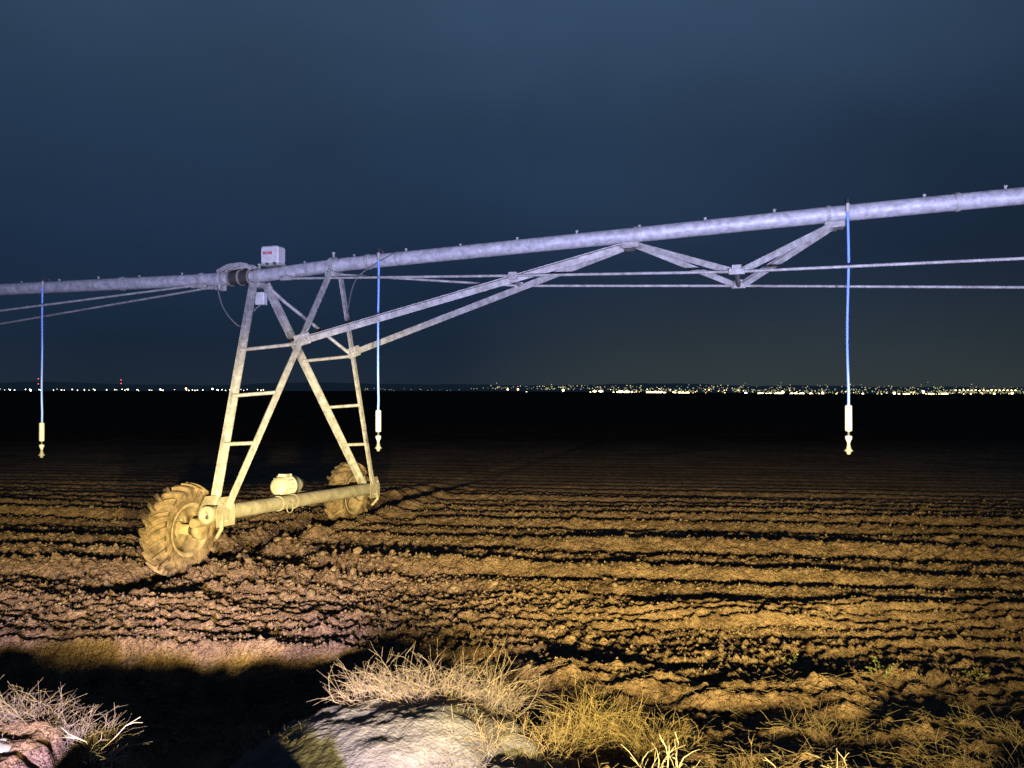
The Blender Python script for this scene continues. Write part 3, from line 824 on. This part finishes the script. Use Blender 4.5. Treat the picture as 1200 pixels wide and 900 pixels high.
tuft('sparse matted straw lying on the right shoulder of the mound', -.32, 3.66, .15, .26, 120, M['straw_pale'], 34, (.2, -.3), base=.37)
tuft('a few loose stems on the left shoulder of the mound', -1.05, 3.95, .22, .18, 40, M['straw'], 35, (-.3, 0), base=.26)
# left corner
tuft('pale pink dry grass tuft at the bottom left corner', -2.62, 3.85, .36, .24, 150, M['straw_pale'], 41, (0, 0), base=.44, branch=.5)
tuft('pale forked dry grass stems right of the corner tuft, left bank', -2.36, 3.86, .36, .16, 80, M['straw_pale'], 42, (.15, 0), base=.42, branch=.7)
tuft('low straw mat at the foot of the left corner grass', -2.50, 3.62, .14, .24, 150, M['straw'], 43, (0, -.2), base=.42)
tuft('rounded bluish grass clump at the edge of the dark ditch', -2.13, 3.86, .27, .16, 230, M['straw_pale'], 44, (.05, 0), base=.33, branch=.4)
tuft('arching bare stems reaching out over the dark ditch', -2.00, 3.72, .30, .08, 16, M['twig'], 45, (.7, 0), base=.36, branch=.9, r=.0036, name='dry_twigs', cat='twigs')
# in the ditch
tuft('dim dry stems standing in the ditch left of the mound', -1.62, 4.05, .34, .26, 90, M['straw'], 46, (.05, 0), base=.08, branch=.6)
tuft('bare twigs sloping up the left flank of the mound', -1.22, 4.15, .36, .16, 40, M['twig'], 47, (.35, 0), base=.14, branch=.9, r=.0032, name='dry_twigs', cat='twigs')
weed('dark leafy weed at the foot of the mound, in the ditch', -1.50, 3.98, .26, .30, 18, 51, M['weed'], .035)
weed('yellow-green weed at the left end of the mound crest', -.98, 4.35, .36, .16, 12, 52, M['seedling'], .035)
for i, (px, py, h, lb) in enumerate(((930, 786, .16, 'leftmost pale green seedling in the near rows on the right'),
                                     (1030, 800, .17, 'spiky yellow-green seedling between the other two seedlings'),
                                     (1140, 797, .15, 'rightmost yellow-green seedling in the near rows'))):
    x, y = gp(px, py, .05)
    weed(lb, x, y, h*.75, .12, 5, 60+i, M['seedling'], .028, 'seedlings in the near rows')
# loose straw on the bank
V, F = [], []
rs = random.Random(5)
for _ in range(7500):
    y = rs.uniform(3.0, 5.4); x = rs.uniform(-.9, .9*y*.8+.4)
    if rs.random() > 1.25-(y-3.2)*.45: continue
    z = hz_at(x, y)+.006 if False else None
    V.append((x, y)); 
xy = np.array(V); hz_ = height(xy[:, 0], xy[:, 1]); V = []
for (x, y), z in zip(xy, hz_):
    a = rs.uniform(0, 6.283); L = rs.uniform(.04, .14); e = Vector((math.cos(a), math.sin(a)*.7, rs.gauss(.05, .28)))
    q = Vector((x, y, z+.012)); r = rs.uniform(.0008, .0017)
    strand(V, F, [q-e*L*.2, q+e*L*.8], r, r*.6)
m = MB(); m.v = V; m.f = F; m.sm = [True]*len(F)
tag(m.build('straw_litter', M['straw'], origin=(1, 4, 0)), 'loose dry straw matted over the road bank', 'straw', kind='stuff')

# ------------------------------------------------------------------ town lights on the horizon
def lights(name, items, color, strength, label, wx=1.0, single=False, cat='town lights', grp=None):
    """items: (px, py, distance, radius): each a lamp head on a mast that stands on the far ground"""
    m = MB(); out = None
    for (px, py, D, r) in items:
        x = (px-600)/900*D; z = CAMZ-(py-458)/900*D
        c = Vector((x, D, z))
        o8 = [c+Vector(q)*r for q in ((wx, 0, 0), (-wx, 0, 0), (0, 1, 0), (0, -1, 0), (0, 0, 1), (0, 0, -1))]
        m.add(o8, [[0, 2, 4], [2, 1, 4], [1, 3, 4], [3, 0, 4], [2, 0, 5], [1, 2, 5], [3, 1, 5], [0, 3, 5]])
    return m
rl = random.Random(99)
E = {'cream': emis('lamp_cream', (1.0, .82, .34), 13), 'white': emis('lamp_white', (1.0, .90, .66), 9), 'amber': emis('lamp_amber', (1.0, .62, .28), 6),
     'red': emis('lamp_red', (1.0, .12, .10), 3.0), 'dimc': emis('lamp_dim', (.9, .84, .40), .8), 'green': emis('lamp_green', (.4, 1.0, .6), 1.5)}
M['mast'] = mat('mast_steel', (.08, .08, .08), .7)
def far_lights(name, items, key, label):
    o = lights(name, items, None, None, label, 2.2 if key == 'cream' else 1.2).build(name, E[key])
    tag(o, label, 'town lights', kind='stuff'); return o
def hor(px): return np.interp(px, [0, 300, 600, 800, 1000, 1200], [457, 457.5, 458, 461, 463.5, 463])
low = []; dim = []; amb = []; wht = []
for _ in range(34):                         # main row, right half, in uneven clusters
    cx = rl.choice((rl.uniform(690, 1190), rl.uniform(830, 1185), rl.gauss(1040, 60))); wd = rl.uniform(2, 12)
    for _k in range(rl.randint(2, 14)):
        px = cx+rl.gauss(0, wd); low.append((px, hor(px)-rl.uniform(-.8, 1.2), 2200+rl.uniform(-100, 100), 1.3+2.8*rl.random()**2.5))
for _ in range(700):                        # scattered higher up the slope
    px = 560+640*rl.random()**.7
    dim.append((px, hor(px)-2-abs(rl.gauss(0, 3.2))*np.interp(px, [560, 850, 1000, 1200], [.6, 1.2, 1.5, .8]), 2500+rl.uniform(0, 500), rl.uniform(.9, 2.2)))
for _ in range(60):
    px = 700+490*rl.random(); amb.append((px, hor(px)-rl.uniform(0, 5), 2400, rl.uniform(.8, 1.8)))
for _ in range(70):                         # thin row on the left
    px = rl.uniform(-60, 310); wht.append((px, hor(px)-rl.uniform(-.3, 1.0), 2300, rl.uniform(.6, 1.5)))
for _ in range(26):
    px = rl.uniform(425, 560); dim.append((px, hor(px)-rl.uniform(0, 2.5), 2300, rl.uniform(.6, 1.3)))
for px in np.linspace(1120, 1190, 16): low.append((px, 457.5+rl.uniform(-.4, .4), 2500, 1.3))
far_lights('town_lights', low, 'cream', 'dense row of cream town lights along the right horizon')
far_lights('town_lights', dim, 'dimc', 'faint scattered town lights above the main row')
far_lights('town_lights', amb, 'amber', 'amber town lights mixed into the right horizon row')
far_lights('town_lights', wht, 'white', 'thin row of white town lights along the left horizon')
# brighter single floodlights, each on its own mast
def floodlight(px, py, r, key, label, D=2150, group='bright floodlights on the horizon'):
    x = (px-600)/900*D; z = CAMZ-(py-458)/900*D; zg = z-11
    root = empty('floodlight', (x, D, zg)); tag(root, label, 'floodlight', group)
    MB().tube([(x, D, zg-6), (x, D, z)], .25, 6).build('mast', M['mast'], root)
    m = MB().lathe((x, D-.3, z), (0, -1, 0), [(0, r*.5), (r*.6, r*.4), (r, 0), (r*.8, -r*.4), (0, -r*.5)], 10)
    m.build('lamp_head', E[key], root)
for px, py, r, k, lb in ((595, 456.5, 2.6, 'amber', 'left one of the paired amber floodlights near the middle of the horizon'),
                         (607, 456.5, 2.4, 'amber', 'right one of the paired amber floodlights near the middle of the horizon'),
                         (617, 460, 2.6, 'white', 'white floodlight just below right of the amber pair'),
                         (660, 457.5, 3.0, 'cream', 'lone bright cream floodlight right of the amber pair'),
                         (874, 461, 3.4, 'white', 'bright white floodlight left of the brightest one'),
                         (917, 460, 4.2, 'cream', 'brightest cream floodlight, left of the right drop hose'),
                         (964, 461, 3.2, 'cream', 'cream floodlight nearest the right drop hose on its left'),
                         (1011, 462, 3.2, 'white', 'white floodlight nearest the right drop hose on its right'),
                         (1048, 461, 3.4, 'cream', 'cream floodlight in the densest part of the right row'),
                         (1082, 459.5, 3.6, 'white', 'tall white floodlight above the right row'),
                         (1105, 464, 3.0, 'cream', 'low cream floodlight right of the tall white one'),
                         (1165, 462, 3.0, 'cream', 'cream floodlight second from the right edge'),
                         (1186, 461, 3.2, 'white', 'rightmost white floodlight of the horizon row'),
                         (218, 455.5, 2.6, 'amber', 'pinkish amber floodlight left of the tower'),
                         (249, 456, 2.2, 'white', 'white floodlight close to the tower ladder leg'),
                         (36, 457.5, 2.4, 'white', 'white floodlight left of the left drop hose'),
                         (188, 456.5, 1.8, 'white', 'small white floodlight left of the pinkish one')):
    floodlight(px, py, r, k, lb)
def beacon(px, tops, label, D=2100):
    x = (px-600)/900*D; zt = CAMZ-(tops[0]-458)/900*D
    root = empty('radio_mast', (x, D, -2)); tag(root, label, 'radio mast', 'radio masts with red lights')
    MB().tube([(x, D, -4), (x, D, zt+1)], [.7, .25], 6).build('mast', M['mast'], root)
    for py in tops:
        z = CAMZ-(py-458)/900*D
        MB().lathe((x, D-.8, z), (0, 0, 1), [(0, -1.3), (1.1, -.7), (1.3, 0), (1.1, .7), (0, 1.3)], 10).build('warning_light', E['red'], root)
beacon(45, (444, 450), 'radio mast with two red lights beside the left drop hose')
beacon(142, (445.5, 449.5), 'radio mast with two red lights midway between left drop hose and tower')
